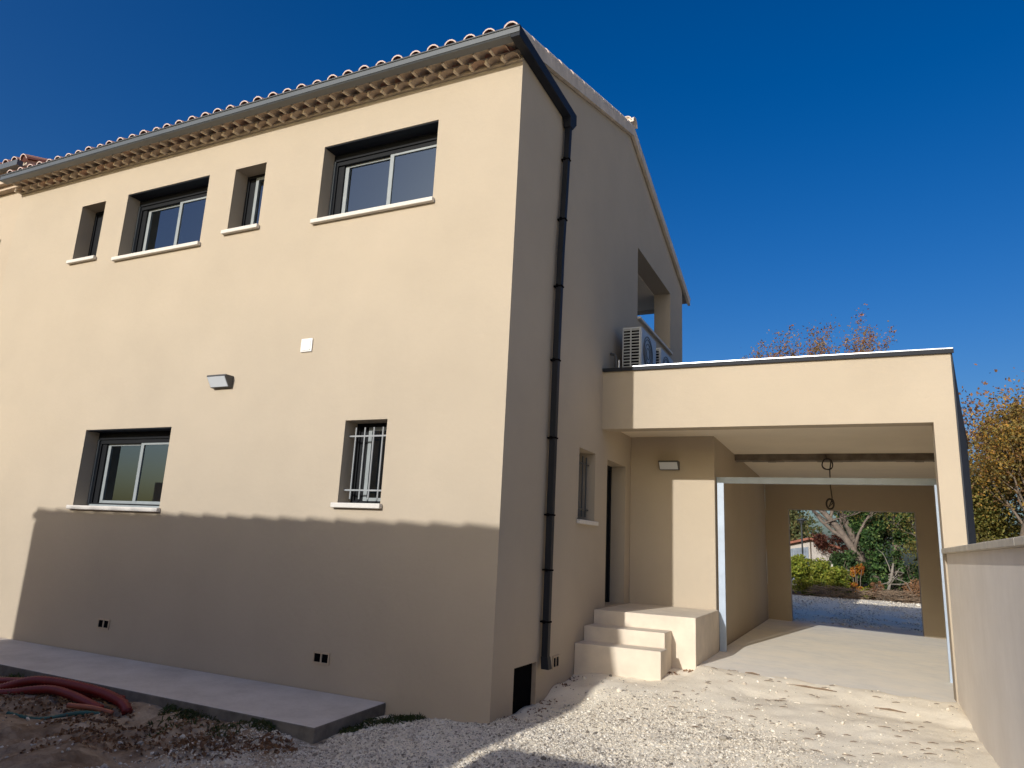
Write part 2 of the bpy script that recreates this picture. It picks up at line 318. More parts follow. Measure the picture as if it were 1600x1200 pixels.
MB().box(-3.2, -.30, 4.27, 4.47, 4.1, 6.39).box(-3.2, -3.0, 4.47, 7.47, 4.1, 6.39).build('loggia_wall', 'stucco', H)
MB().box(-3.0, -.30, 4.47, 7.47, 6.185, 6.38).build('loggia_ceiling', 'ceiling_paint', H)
MB().box(-3.0, -.30, 4.47, 7.47, 3.9, 4.1).build('loggia_floor', 'step_concrete', H)
cp = MB().box(-.32, .05, 4.475, 6.685, 5.002, 5.045).build('parapet_coping', 'white_stone', H, bevel=.008)
MB().box(HL + .2, -.30, .30, 7.47, .5, .78).build('ground_floor', 'step_concrete', H)
MB().box(HL + .2, -.30, .30, 4.27, 3.3, 3.5).build('upper_floor', 'step_concrete', H)
MB().box(HL + .2, -.30, 3.4, 3.5, .78, 3.3).box(HL + .2, -.30, 3.4, 3.5, 3.5, 6.38).box(-2.9, -2.8, .30, 3.4, .78, 3.3).box(-3.3, -3.2, .30, 3.4, 3.5, 6.38).build('partition_wall', 'interior_paint', H)
MB().box(HL + .2, -.30, .30, 4.27, 6.25, 6.38).build('ceiling', 'interior_paint', H)
# roof deck
R0, R1 = HL - .02, .012
dk = lambda y, o: zroof(y) - o
rf = MB().prism_x([(-.19, dk(-.19, .19)), (3.955, 8.096 - .19), (8.2, dk(8.2, .19)), (8.2, dk(8.2, .11)), (3.955, 8.096 - .11), (-.19, dk(-.19, .11))], R0, R1).build('roof', 'mortar', H)
def barrel(length, w0, w1, th, n=8, flat=1.0, drop=0.0):
    """half-round clay tile, open below, running along +y; front end at y=0"""
    mb = MB(); k = 0; rows = []
    for (y, w_) in ((0, w0), (length, w1)):
        for r in (w_ / 2, w_ / 2 - th):
            rows.append([(math.cos(math.pi * i / n) * r, y, math.sin(math.pi * i / n) * r * flat + (0 if y == 0 else drop)) for i in range(n + 1)])
    vs = [p for r in rows for p in r]; m = n + 1; fs = []
    for i in range(n):
        fs += [(i, i + 1, 2 * m + i + 1, 2 * m + i), (m + i + 1, m + i, 3 * m + i, 3 * m + i + 1), (i + 1, i, m + i, m + i + 1), (2 * m + i, 2 * m + i + 1, 3 * m + i + 1, 3 * m + i)]
    fs += [(0, 2 * m, 3 * m, m), (n, m + n, 3 * m + n, 2 * m + n)]
    return mb.add(vs, fs)
PITCH = .2275
SLA = math.atan(.332)
def rim_mesh(me, mat, rim, plug):
    me.materials.append(M[mat]); me.materials.append(M[rim]); me.materials.append(M[plug])
    for p in me.polygons:
        ys = [me.vertices[i].co.y for i in p.vertices]
        if max(ys) < 1e-6: p.material_index = 1
        elif all(.02 < y_ < .03 for y_ in ys): p.material_index = 2
    return me
def tile_with_plug(*a):
    b = barrel(*a); r_ = a[1] / 2 - a[3] - .001; n_ = 8
    b.add([(math.cos(math.pi * i / n_) * r_, .025, math.sin(math.pi * i / n_) * r_) for i in range(n_ + 1)] + [(r_, .025, -.03), (-r_, .025, -.03)], [tuple(range(n_ + 1)) + (n_ + 2, n_ + 1)])
    return b
me_tile = rim_mesh(tile_with_plug(.46, .172, .145, .013).mesh('roof_tile'), 'terracotta', 'tile_rim', 'tile_plug')
k = 0; x = -.038 - .241
while x > HL - .05:
    y0 = -.25 + random.uniform(-.012, .012)
    place('roof_tile', me_tile, rf, Matrix.Translation((x + random.uniform(-.006, .006), y0, zroof(y0) - .086 + random.uniform(-.005, .006))) @ Euler((SLA + random.uniform(-.015, .015), 0, random.uniform(-.02, .02))).to_matrix().to_4x4())
    x -= PITCH
# channel tiles between the covers (first row) and the rest of the field as one piece
mb = MB(); n = 6
def sheet(ya, yb, off, rows):
    x = -.038; xs = []
    cols = []
    while x > HL - .05:
        for i in range(n + 1): cols.append((x + .073 * math.cos(math.pi * i / n), .073 * math.sin(math.pi * i / n)))
        for i in range(1, n): cols.append((x - .073 - .067 * i / n * 1.0, -.035 * math.sin(math.pi * i / n)))
        x -= PITCH
    for r in range(rows):
        y_0 = ya + (yb - ya) * r / rows; y_1 = ya + (yb - ya) * (r + 1) / rows
        vs = []
        for y, lift in ((y_0, .022), (y_1, .0)):
            vs += [(cx, y, zroof(y) - off + h + lift) for cx, h in cols]
        m = len(cols); mb.add(vs, [(i, i + 1, m + i + 1, m + i) for i in range(m - 1)])
sheet(.10, 3.95, .095, 11); sheet(8.22, 3.96, .095, 12)
o = mb.build('tile_field', 'terracotta', rf, recalc=False); o['kind'] = 'stuff'
# channel tile mouths at the eave
me_ch = barrel(.4, .15, .17, .014, 6, .55).mesh('channel_tile'); me_ch.materials.append(M['terracotta'])
x = -.038 - PITCH / 2
while x > HL:
    place('channel_tile', me_ch, rf, Matrix.Translation((x, -.235, zroof(-.235) - .068)) @ Euler((SLA, math.pi, 0)).to_matrix().to_4x4()); x -= PITCH
# verge and ridge tiles
me_v = rim_mesh(tile_with_plug(.47, .19, .165, .014).mesh('verge_tile'), 'pale_tile', 'tile_rim', 'tile_plug')
for i in range(11):
    y0 = -.25 + i * .388
    place('verge_tile', me_v, rf, Matrix.Translation((-.03, y0, zroof(y0) - .088)) @ Euler((SLA + .03, 0, random.uniform(-.015, .015))).to_matrix().to_4x4())
for i in range(11):
    y0 = 8.25 - i * .40
    place('verge_tile', me_v, rf, Matrix.Translation((-.03, y0, zroof(y0) - .088)) @ Euler((SLA + .03, 0, math.pi)).to_matrix().to_4x4())
me_r = barrel(.46, .24, .20, .016).mesh('ridge_tile'); me_r.materials.append(M['pale_tile'])
for i in range(21):
    place('ridge_tile', me_r, rf, Matrix.Translation((.085 - i * .41, 3.955, 8.04)) @ Euler((0, -.04, math.pi / 2)).to_matrix().to_4x4())
MB().prism_x([(-.2, dk(-.2, .24)), (3.955, 8.096 - .24), (8.2, dk(8.2, .24)), (8.2, dk(8.2, .075)), (3.955, 8.096 - .075), (-.2, dk(-.2, .075))], .014, .062).build('verge_band', 'verge_mortar', H)
# cornice of two rows of clay tiles
mb = MB().box(HL, -.002, -.022, -.002, 6.425, 6.45).box(HL, -.003, -.085, -.002, 6.500, 6.512).box(HL, -.004, -.185, -.002, 6.556, 6.57)
cz = mb.build('cornice', 'mortar', H)
CP = .19
me_c = barrel(.15, CP - .012, CP - .02, .010, 8, .50).mesh('cornice_tile'); me_c.materials.append(M['cornice_terracotta'])
me_f = MB().hexa([(-.010, -.010, -.022), (.010, -.010, -.022), (.012, .13, -.006), (-.012, .13, -.006)], [(-.016, .0, .040), (.016, .0, .040), (.016, .13, .045), (-.016, .13, .045)]).mesh('cornice_joint'); me_f.materials.append(M['lit_joint_mortar'])  # pale joint fins: light caught by the tile edges put into the mortar colour
for row, (yf, zb, x0) in enumerate(((-.098, 6.447, -.105), (-.198, 6.503, -.105 - CP / 2))):
    x = x0
    while x > HL + .08:
        place('cornice_tile', me_c, cz, Matrix.Translation((x, yf + random.uniform(-.005, .005), zb + random.uniform(-.002, .003))) @ Euler((.06, 0, random.uniform(-.03, .03))).to_matrix().to_4x4())
        place('cornice_joint', me_f, cz, Matrix.Translation((x - CP / 2, yf, zb)) @ Euler((0, random.uniform(-.08, .08), random.uniform(-.08, .08))).to_matrix().to_4x4())
        x -= CP
# gutter, side duct, downpipe
GY0, GY1, GZ0, GZ1 = -.33, -.22, 6.496, 6.580
mb = MB().prism_x([(GY0, GZ0 + .012), (GY0 + .012, GZ0), (GY1, GZ0), (GY1, GZ1), (GY1 - .007, GZ1), (GY1 - .007, GZ0 + .008), (GY0 + .013, GZ0 + .008), (GY0 + .008, GZ0 + .014), (GY0 + .008, GZ1 - .006), (GY0, GZ1 - .006)], HL - .02, .104)
mb.tube([(HL - .02, GY0 - .003, GZ1), (.104, GY0 - .003, GZ1)], .010, 8).box(HL - .02, .104, GY0 - .005, GY0 - .0002, GZ0 + .012, GZ0 + .020)
gt = mb.build('gutter', 'gutter_grey', H)
MB().hexa([(.004, GY0 + .004, GZ0 - .03), (.108, GY0 + .004, GZ0 - .03), (.108, 1.33, GZ0 - .05), (.004, 1.33, GZ0 - .05)], [(.004, GY0 + .004, GZ1 + .012), (.108, GY0 + .004, GZ1 + .012), (.108, 1.33, GZ1 - .005), (.004, 1.33, GZ1 - .005)]).hexa([(.018, 1.14, 6.33), (.102, 1.14, 6.33), (.102, 1.235, 6.33), (.018, 1.235, 6.33)], [(.003, 1.12, 6.45), (.112, 1.12, 6.45), (.112, 1.335, 6.45), (.003, 1.335, 6.45)]).build('gutter_duct', 'charcoal', H, bevel=.006)
mb = MB(); pp = [(1.195, 6.36), (1.15, 5.6), (1.09, 4.7), (1.065, 3.6), (1.055, 2.0), (1.055, .42)]
for (ya, za), (yb, zb_) in zip(pp[:-1], pp[1:]): mb.hexa([(.026, yb - .032, zb_), (.092, yb - .032, zb_), (.092, yb + .032, zb_), (.026, yb + .032, zb_)], [(.026, ya - .032, za), (.092, ya - .032, za), (.092, ya + .032, za), (.026, ya + .032, za)])
mb.hexa([(.045, .985, .32), (.125, .985, .32), (.125, 1.075, .32), (.045, 1.075, .32)], [(.022, 1.018, .43), (.097, 1.018, .43), (.097, 1.092, .43), (.022, 1.092, .43)])
dp = mb.build('downpipe', 'charcoal', H)
def pipe_y(z): return float(np.interp(z, [q[1] for q in pp[::-1]], [q[0] for q in pp[::-1]]))
for z in (5.9, 5.12, 4.3, 3.45, 2.6, 1.8, 1.25, .75):
    y_ = pipe_y(z); MB().box(.002, .101, y_ - .036, y_ + .036, z, z + .016).box(.035, .06, y_ - .058, y_ - .036, z - .006, z + .022).build('pipe_bracket', 'black', dp)

# windows of the front wall
def window(x0, x1, z0, z1, kind, parent=H):
    Yf = .205
    wd = MB()
    if kind == 'big':
        wd.ring_xz(x0 + .002, x1 - .002, z0 + .001, z1 - .101, .05, Yf, .29); wd.box(x0 + .05, x0 + .135, Yf + .02, .285, z0 + .05, z1 - .15)
        wd.box(x0 + .002, x1 - .002, .188, .29, z1 - .10, z1 - .013)
    else:
        wd.ring_xz(x0 + .002, x1 - .002, z0 + .001, z1 - .002, .04, Yf, .29); wd.box(x0 + .04, x0 + .15, Yf + .02, .285, z0 + .04, z1 - .04)
    wo = wd.build('window', 'dark_frame', parent)
    if kind == 'big':
        MB().box(x0 + .003, x1 - .003, .012, .187, z1 - .012, z1 - .002).build('shutter_slot', 'charcoal', wo)
        MB().box(x0 + .003, x0 + .03, .178, .204, z0 + .034, z1 - .101).build('shutter_rail', 'gutter_grey', wo); MB().box(x1 - .03, x1 - .003, .178, .204, z0 + .034, z1 - .101).build('shutter_rail', 'gutter_grey', wo)
        xm = x0 + (x1 - x0) * .515; zt, zb = z1 - .125, z0 + .035
        MB().box(x0 + .03, x1 - .03, .19, .206, z0 + .003, z0 + .033).build('frame_sill', 'sash_grey', wo)
        a = MB().ring_xz(x0 + .137, xm + .05, zb, zt, .052, .248, .278).build('sash', 'sash_grey', wo, bevel=.003)
        b = MB().ring_xz(xm, x1 - .018, zb, zt, .052, .209, .241).build('sash', 'sash_grey', wo, bevel=.003)
        MB().box(x0 + .185, xm + .002, .261, .265, zb + .048, zt - .048).build('pane', 'glass', wo)
        MB().box(xm + .048, x1 - .066, .223, .227, zb + .048, zt - .048).build('pane', 'glass', wo)
    else:
        sm = 'sash_grey' if kind != 'dark' else 'dark_frame'
        MB().ring_xz(x0 + .152, x1 - .03, z0 + .03, z1 - .035, .045, .209, .24).build('sash', sm, wo, bevel=.003)
        MB().box(x0 + .195, x1 - .073, .222, .226, z0 + .073, z1 - .078).build('pane', 'glass', wo)
    MB().box(x0 - .045, x1 + .03, -.055, -.001, z0 - .046, z0 + .004).box(x0 + .001, x1 - .001, -.001, .204, z0 - .03, z0 + .003).build('sill', 'white_stone', wo, bevel=.008)
    if kind == 'grille':
        zs = (z1 - .065, z0 + .05)
        for i in range(4):
            xx = x0 + .085 + i * .113
            MB().tube([(xx, .085, zs[1]), (xx, .085, zs[0])], .0085, 8).build('grille_bar', 'bar_grey', wo)
        for zz in (z1 - .155, z0 + .14): MB().box(x0 - .0, x1 + .0, .08, .09, zz - .008, zz + .008).build('grille_rail', 'bar_grey', wo)
    return wo
for kk, kd in (('w1', 'big'), ('w2', 'slim'), ('w3', 'big'), ('w4', 'dark'), ('w5', 'big'), ('w6', 'grille')): window(*W[kk], kd)
# side window (shaded, barred) and entrance door
y0, y1, z0, z1 = SWIN
mb = MB()
for (a, b, c, d) in ((y0 + .002, y0 + .045, z0, z1), (y1 - .045, y1 - .002, z0, z1), (y0 + .045, y1 - .045, z0, z0 + .045), (y0 + .045, y1 - .045, z1 - .045, z1 - .002)): mb.box(-.27, -.21, a, b, c, d)
sw = mb.build('window', 'dark_frame', H)
MB().box(-.245, -.24, y0 + .045, y1 - .045, z0 + .045, z1 - .045).build('pane', 'glass', sw)
for i in range(4): MB().tube([(-.085, y0 + .1 + i * .13, z0 + .05), (-.085, y0 + .1 + i * .13, z1 - .06)], .009, 8).build('grille_bar', 'post_metal', sw)
for zz in (z0 + .14, z1 - .15): MB().box(-.09, -.08, y0, y1, zz - .008, zz + .008).build('grille_rail', 'post_metal', sw)
MB().box(.001, .045, y0 - .04, y1 + .04, z0 - .045, z0 + .004).box(-.209, .001, y0 + .001, y1 - .001, z0 - .03, z0 + .003).build('sill', 'white_stone', sw, bevel=.006)
y0, y1, z0, z1 = DOOR
dr = MB().box(-.27, -.225, y0 + .06, y1 - .06, z0 + .01, z1 - .06).build('door', 'dark_frame', H)
MB().box(-.28, -.20, y0 + .002, y0 + .06, z0, z1 - .002).box(-.28, -.20, y1 - .06, y1 - .002, z0, z1 - .002).box(-.28, -.20, y0 + .06, y1 - .06, z1 - .06, z1 - .002).build('door_frame', 'dark_frame', dr)
MB().tube([(-.225, y0 + .13, 1.75), (-.17, y0 + .13, 1.75), (-.17, y0 + .25, 1.75)], .01, 8).build('handle', 'sash_grey', dr)
# crawl-space opening and vents
MB().box(-.06, -.045, HOLE[0] + .001, HOLE[1] - .001, -.2, HOLE[3] - .001).build('crawl_dark', 'black', H)  # black sheet stands in for the darkness inside the opening
MB().box(-.044, .004, HOLE[1] - .012, HOLE[1] - .001, -.2, HOLE[3]).build('hole_edge', 'vent_beige', H)
def vent(mp):
    mb = MB()
    for (a, b, c, d, e0, e1) in ((0, .2, 0, .016, 0, .012), (0, .2, .094, .11, 0, .012), (0, .016, .016, .094, 0, .012), (.184, .2, .016, .094, 0, .012), (.092, .108, .016, .094, 0, .012)):
        p = [mp(a, c, e0), mp(b, c, e0), mp(b, d, e0), mp(a, d, e0)]; q = [mp(a, c, e1), mp(b, c, e1), mp(b, d, e1), mp(a, d, e1)]; mb.hexa(p, q)
    v = mb.build('vent_grille', 'vent_beige', H)
    for a in (.016, .108):
        p = [mp(a, .016, .001), mp(a + .076, .016, .001), mp(a + .076, .094, .001), mp(a, .094, .001)]; q = [mp(a, .016, .004), mp(a + .076, .016, .004), mp(a + .076, .094, .004), mp(a, .094, .004)]
        MB().hexa(p, q).build('slot_dark', 'black', v)  # black plates stand in for the dark of the recesses
vent(lambda a, b, e: (-5.14 + a, -e, .315 + b)); vent(lambda a, b, e: (-1.945 + a, -e, .278 + b)); vent(lambda a, b, e: (e, 1.39 + a * .85, .262 + b * 1.15))
# white cover plate
pl = MB().box(-2.55, -2.395, -.018, -.001, 3.45, 3.60).build('cover_plate', 'white_plastic', H, bevel=.004)
MB().box(-2.532, -2.413, -.026, -.0185, 3.466, 3.584).build('cover_lid', 'white_plastic', pl, bevel=.003)

# ------------------------------------------------------------------ next house on the left (recessed, taller)
N = thing('neighbouring_house', (-12, .3, 0), 'adjoining peach rendered house with a higher tiled roof at the left edge', 'house')
mb = wall(MB(), -16, HL - .001, -.4, 6.75, [(-10.6, -9.06, 4.6, 5.80)], .3, lambda u, v, d: (u, .10 + d, v)); mb.build('front_wall', 'stucco_left', N)
MB().box(HL - .3, HL - .022, .402, 7.7, 6.3, 6.95).build('side_wall', 'stucco_left', N)
nw = MB().ring_xz(-10.598, -9.062, 4.602, 5.798, .06, .3, .36).build('window', 'dark_frame', N); MB().box(-10.54, -9.12, .33, .335, 4.66, 5.74).build('pane', 'glass', nw)
MB().box(-10.65, -9.02, .045, .0995, 4.545, 4.604).build('sill', 'white_stone', nw)
zr2 = lambda y: zroof(y) + .31
nr = MB().prism_x([(-.05, zr2(-.05) - .19), (3.955, zr2(3.955) - .19), (8.0, zr2(8.0) - .19), (8.0, zr2(8) - .11), (3.955, zr2(3.955) - .11), (-.05, zr2(-.05) - .11)], -16, HL + .03).build('roof', 'mortar', N)
x = HL + .045
while x > -11:
    place('roof_tile', me_tile, nr, Matrix.Translation((x, -.11, zr2(-.11) - .086)) @ Euler((SLA, 0, 0)).to_matrix().to_4x4()); x -= PITCH
mb = MB(); x = HL + .045
while x > -11:
    mb.tube([(x, .25, zr2(.25) - .09), (x, 3.955, zr2(3.955) - .09)], .073, 8); x -= PITCH
o = mb.build('tile_field', 'terracotta', nr); o['kind'] = 'stuff'
MB().prism_x([(-.06, zr2(-.06) - .2), (3.955, zr2(3.955) - .2), (3.955, zr2(3.955) - .09), (-.06, zr2(-.06) - .09)], HL + .032, HL + .06).build('verge_band', 'verge_mortar', N)
MB().box(-16, HL + .05, -.19, -.10, zr2(-.1) - .22, zr2(-.1) - .13).build('gutter', 'gutter_grey', N)
MB().box(-16, HL - .01, .0, .099, 6.60, 6.66).box(-16, HL - .01, -.08, .099, 6.66, 6.72).build('cornice', 'cornice_terracotta', N)

# ------------------------------------------------------------------ garage / carport
G = thing('garage', (2.5, 2.9, .2), 'flat-roofed cream rendered carport garage joined to the house', 'garage')
FY = lambda x, g: g + x * TP
def skew_box(mb, x0, x1, ga, gb, z0, z1):       # box whose faces follow the garage's own (slightly turned) front line
    return mb.hexa([(x0, FY(x0, ga), z0), (x1, FY(x1, ga), z0), (x1, FY(x1, gb), z0), (x0, FY(x0, gb), z0)], [(x0, FY(x0, ga), z1), (x1, FY(x1, ga), z1), (x1, FY(x1, gb), z1), (x0, FY(x0, gb), z1)])
g0 = 2.846
# front: beam and pillar in one piece
mb = wall(MB(), .002, 3.928, -.1, 3.78, [(-.5, 3.715, -.5, 2.999)], .22, lambda u, v, d: (u, FY(u, g0) + d, v)); mb.build('front_wall', 'stucco', G)
# right wall runs askew along the boundary
mb = MB().hexa([(3.728, 3.16, -.1), (3.928, 3.16, -.1), (4.97, 10.70, -.1), (4.74, 10.70, -.1)], [(3.728, 3.16, 3.78), (3.928, 3.16, 3.78), (4.97, 10.70, 3.78), (4.74, 10.70, 3.78)]); mb.build('right_wall', 'stucco', G)
mb = MB().hexa([(3.930, 2.945, -.1), (3.944, 2.945, -.1), (4.990, 10.70, -.1), (4.972, 10.70, -.1)], [(3.930, 2.945, 3.775), (3.944, 2.945, 3.775), (4.990, 10.70, 3.775), (4.972, 10.70, 3.775)]); mb.build('side_sheet', 'side_panel', G)  # thin dark grey sheet over the right wall's outer face
# store room block left of the garage: porch wall and inner wall
mb = MB(); skew_box(mb, .002, 1.175, 4.194, 10.368, -.1, 3.10); mb.build('porch_wall', 'stucco', G)
mb = wall(MB(), 1.177, 4.74, .1, 3.098, [(1.634, 3.974, -.5, 2.50)], .22, lambda u, v, d: (u, FY(u, 10.368) + d, v)); mb.build('back_wall', 'stucco', G)
mb = wall(MB(), .002, 4.93, 3.25, 3.78, [], .2, lambda u, v, d: (u, FY(u, 10.368) + d, v)); mb.build('back_parapet', 'stucco', G)
# ceiling + roof
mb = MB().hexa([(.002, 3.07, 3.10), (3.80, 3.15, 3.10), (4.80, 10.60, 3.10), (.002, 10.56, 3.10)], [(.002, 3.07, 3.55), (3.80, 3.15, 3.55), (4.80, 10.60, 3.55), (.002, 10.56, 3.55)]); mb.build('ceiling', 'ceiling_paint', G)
MB().hexa([(.003, 3.08, 3.552), (3.80, 3.16, 3.552), (4.80, 10.60, 3.552), (.003, 10.56, 3.552)], [(.003, 3.08, 3.60), (3.80, 3.16, 3.60), (4.80, 10.60, 3.60), (.003, 10.56, 3.60)]).build('roof_membrane', 'charcoal', G)
# metal coping
mb = MB(); skew_box(mb, .004, 3.958, g0 - .03, g0 + .25, 3.782, 3.80); skew_box(mb, .004, 3.958, g0 - .034, g0 - .016, 3.755, 3.799); mb.build('coping', 'charcoal', G)
mb = MB(); skew_box(mb, .4, 3.953, g0 - .032, g0 + .245, 3.8015, 3.814); mb.build('sunlit_cap', 'zinc_top', G)  # light top edge, left off where the house shadow falls on the coping
mb = MB().hexa([(3.72, 3.2, 3.782), (3.965, 3.2, 3.782), (5.01, 10.72, 3.782), (4.72, 10.72, 3.782)], [(3.72, 3.2, 3.81), (3.965, 3.2, 3.81), (5.01, 10.72, 3.81), (4.72, 10.72, 3.81)]); mb.build('side_coping', 'charcoal', G)
# rough concrete ceiling beam, galvanised door frame
mb = MB(); nb = 24
for i in range(nb):
    a = 1.178 + (4.12 - 1.178) * i / nb; b = 1.178 + (4.12 - 1.178) * (i + 1) / nb; dz = random.uniform(-.006, .006)
    skew_box(mb, a, b, 6.10 + dz * .5, 6.34, 3.0 + dz, 3.099)
mb.build('ceiling_beam', 'beam_concrete', G)
fr = MB(); skew_box(fr, 1.178, 3.90, 4.33, 4.39, 2.462, 2.545); fr = fr.build('door_header', 'galvanised', G)
mb = MB(); skew_box(mb, 1.20, 1.285, 4.26, 4.30, slab_z(1.2), 2.46); mb.build('door_rail', 'galvanised', G)
mb = MB(); skew_box(mb, 3.80, 3.87, 4.26, 4.30, slab_z(3.8), 2.46); mb.build('door_rail', 'galvanised', G)

# ------------------------------------------------------------------ entrance steps
S = thing('entrance_steps', (.6, 2.3, .2), 'cream concrete entrance steps and landing in front of the dark door', 'steps')
mb = MB(); skew_box(mb, .003, 1.205, 2.668, 4.19, 0, .781); mb.build('landing', 'step_concrete', S, bevel=.008)
mb = MB(); skew_box(mb, .003, .935, 2.33, 2.664, 0, .622); mb.build('step', 'step_concrete', S, bevel=.008)
mb = MB(); skew_box(mb, .003, .965, 2.03, 2.328, 0, .462); mb.build('step', 'step_concrete', S, bevel=.008)

# ------------------------------------------------------------------ boundary wall on the right
B = thing('boundary_wall', (3.83, 0, 0), 'plain greige rendered boundary wall with stone coping along the drive', 'wall')
MB().box(3.73, 3.93, -9, 2.90, -.4, 1.612).build('wall_body', 'grey_streak', B)
y = 2.935; k = 0
while y > -9:
    l_ = min(.98, y + 9); MB().box(3.688, 3.972, y - l_ + .006, y, 1.614, 1.665).build('coping_stone', 'coping_stone', B, bevel=.006); y -= .98

# ------------------------------------------------------------------ wall lamps
def lamp(x0, x1, z0, z1, yw, label):
    L = thing('wall_lamp', ((x0 + x1) / 2, yw, z0), label, 'lamp', 'wedge-shaped wall lamps')
    mb = MB().prism_x([(yw - .002, z1), (yw - .125, z1), (yw - .13, z1 - .012), (yw - .05, z0), (yw - .002, z0)], x0, x1); mb.build('body', 'grey_plastic', L, bevel=.003)
    a = Vector((0, yw - .126, z1 - .022)); b = Vector((0, yw - .056, z0 + .008)); nrm = Vector((0, -(z1 - z0 - .012), -.08)).normalized() * .006
    vs = []
    for q in (0, 1):
        for (xx, p) in ((x0 + .012, a), (x1 - .012, a), (x1 - .012, b), (x0 + .012, b)): vs.append((xx, p.y + nrm.y * q, p.z + nrm.z * q))
    MB().hexa(vs[:4], vs[4:]).build('diffuser', 'diffuser', L)
lamp(-3.81, -3.515, 3.10, 3.235, 0, 'grey wedge-shaped wall lamp high on the sunlit front wall')
lamp(.43, .705, 2.625, 2.745, FY(.55, 4.194) - .004, 'grey wall lamp on the shaded porch wall beside the door')

# ------------------------------------------------------------------ air conditioners on the garage roof
def aircon(y0, label):
    A = thing('air_conditioner', (.28, y0, 3.6), label, 'air conditioner', 'air conditioning units on the garage roof')
    x0, x1, z0, z1 = .14, .40, 3.86, 4.48
    MB().box(x0, x1, y0, y0 + .80, z0, z1).build('casing', 'ac_shell', A, bevel=.012)
    MB().box(x0 + .012, x1 - .03, y0 - .004, y0 - .0005, z0 + .03, z1 - .03).build('coil', 'black', A)
    for i in range(13):
        z = z0 + .05 + i * .043
        MB().hexa([(x0 + .012, y0 - .012, z), (x1 - .03, y0 - .012, z), (x1 - .03, y0 - .005, z), (x0 + .012, y0 - .005, z)], [(x0 + .012, y0 - .018, z + .014), (x1 - .03, y0 - .018, z + .014), (x1 - .03, y0 - .006, z + .02), (x0 + .012, y0 - .006, z + .02)]).build('louvre', 'ac_shell', A)
    MB().box(x0 + .105, x0 + .122, y0 - .021, y0 - .006, z0 + .02, z1 - .02).box(x1 - .03, x1 - .012, y0 - .02, y0 - .001, z0 + .01, z1 - .01).box(x0, x0 + .012, y0 - .02, y0 - .001, z0 + .01, z1 - .01).build('louvre_post', 'ac_shell', A)
    f = MB()
    for r in (.08, .14, .2, .24):
        f.tube([(x1 + .008, y0 + .32 + r * math.cos(q * math.pi / 12), (z0 + z1) / 2 + r * math.sin(q * math.pi / 12)) for q in range(25)], .005, 5, False)
    f.build('fan_grille', 'grey_plastic', A)
    MB().box(x0 + .02, x1 - .02, y0 + .08, y0 + .14, 3.602, z0).box(x0 + .02, x1 - .02, y0 + .64, y0 + .70, 3.602, z0).build('foot', 'black', A)
aircon(3.26, 'white louvred air conditioner nearest the drive on the garage roof'); aircon(4.36, 'second white air conditioner behind the first one on the garage roof')
cd = thing('conduit_stub', (.09, 3.1, 3.6), 'short grey conduit stub beside the air conditioner on the garage roof', 'conduit')
MB().tube([(.09, 3.12, 3.60), (.09, 3.12, 4.02), (.07, 3.12, 4.06), (.01, 3.12, 4.08)], .02, 8).build('pipe', 'grey_plastic', cd); MB().tube([(.13, 3.12, 3.60), (.13, 3.12, 3.98)], .012, 8).build('pipe', 'white_plastic', cd)

# ------------------------------------------------------------------ hanging cable in the garage
pts = [(2.54, 6.05, 3.06), (2.55, 6.05, 2.99)]
for q in range(30): pts.append((2.555 + .075 * math.sin(q * .46), 6.05 - .02 + .0015 * q, 2.92 + .085 * math.cos(q * .46) + .01 * math.sin(q)))
pts += [(2.585, 6.06, 2.83), (2.582, 6.06, 2.6), (2.597, 6.06, 2.43)]
for q in range(32): pts.append((2.565 + .058 * math.sin(q * .43 + .6) * (1 - q * .008), 6.05 + .001 * q, 2.325 + .088 * math.cos(q * .43 + .6) * (1 - q * .008)))
pts += [(2.55, 6.06, 2.28), (2.59, 6.06, 2.37)]
cb = MB().tube(pts, .0095, 6).build('hanging_cable', 'cable', smooth=True); tag(cb, 'dark coiled cable hanging from the garage ceiling beam', 'cable')

# ------------------------------------------------------------------ conduits lying by the walkway
def gz(x, y): return float(terrain(np.array([x]), np.array([y]))[0])
def conduit(pts, r, mat, label, corr=True):
    P = [Vector((x, y, gz(x, y) + r * .8 + dz)) for x, y, dz in pts]; Q = []; R = []
    n = 0
    for i in range(len(P) - 1):
        a, b = P[i], P[i + 1]; pa = P[i - 1] if i else a; pb = P[i + 2] if i + 2 < len(P) else b
        L = (b - a).length; m = max(4, int(L / .018))
        for j in range(m):
            t = j / m; q = .5 * ((2 * a) + (b - pa) * t + (2 * pa - 5 * a + 4 * b - pb) * t * t + (3 * a - pa - 3 * b + pb) * t ** 3)
            Q.append(q); R.append(r * (1.0 if n % 2 else .80) if corr else r); n += 1
    o = MB().tube(Q, R, 8).build('conduit', mat, smooth=True); tag(o, label, 'conduit', 'conduits lying by the walkway')
conduit([(-5.6, -1.40, .0), (-4.9, -1.34, .02), (-4.2, -1.30, .05), (-3.6, -1.14, .02), (-3.1, -1.12, .0)], .036, 'red_conduit', 'thick red corrugated conduit nearest the walkway edge')
conduit([(-5.4, -1.52, .0), (-4.6, -1.48, .04), (-4.0, -1.36, .07), (-3.4, -1.22, .06), (-3.0, -1.22, .01), (-2.86, -1.25, -.02)], .046, 'red_conduit', 'thick red corrugated conduit lying on top of the others')
conduit([(-5.0, -1.62, .0), (-4.3, -1.52, .01), (-3.7, -1.38, .02), (-3.05, -1.36, .0)], .04, 'red_conduit', 'red corrugated conduit on the camera side of the bundle')
conduit([(-3.30, -1.50, .03), (-3.1, -1.42, .035), (-2.93, -1.33, .02)], .022, 'orange_conduit', 'short pale orange conduit piece in front of the red ones', False)
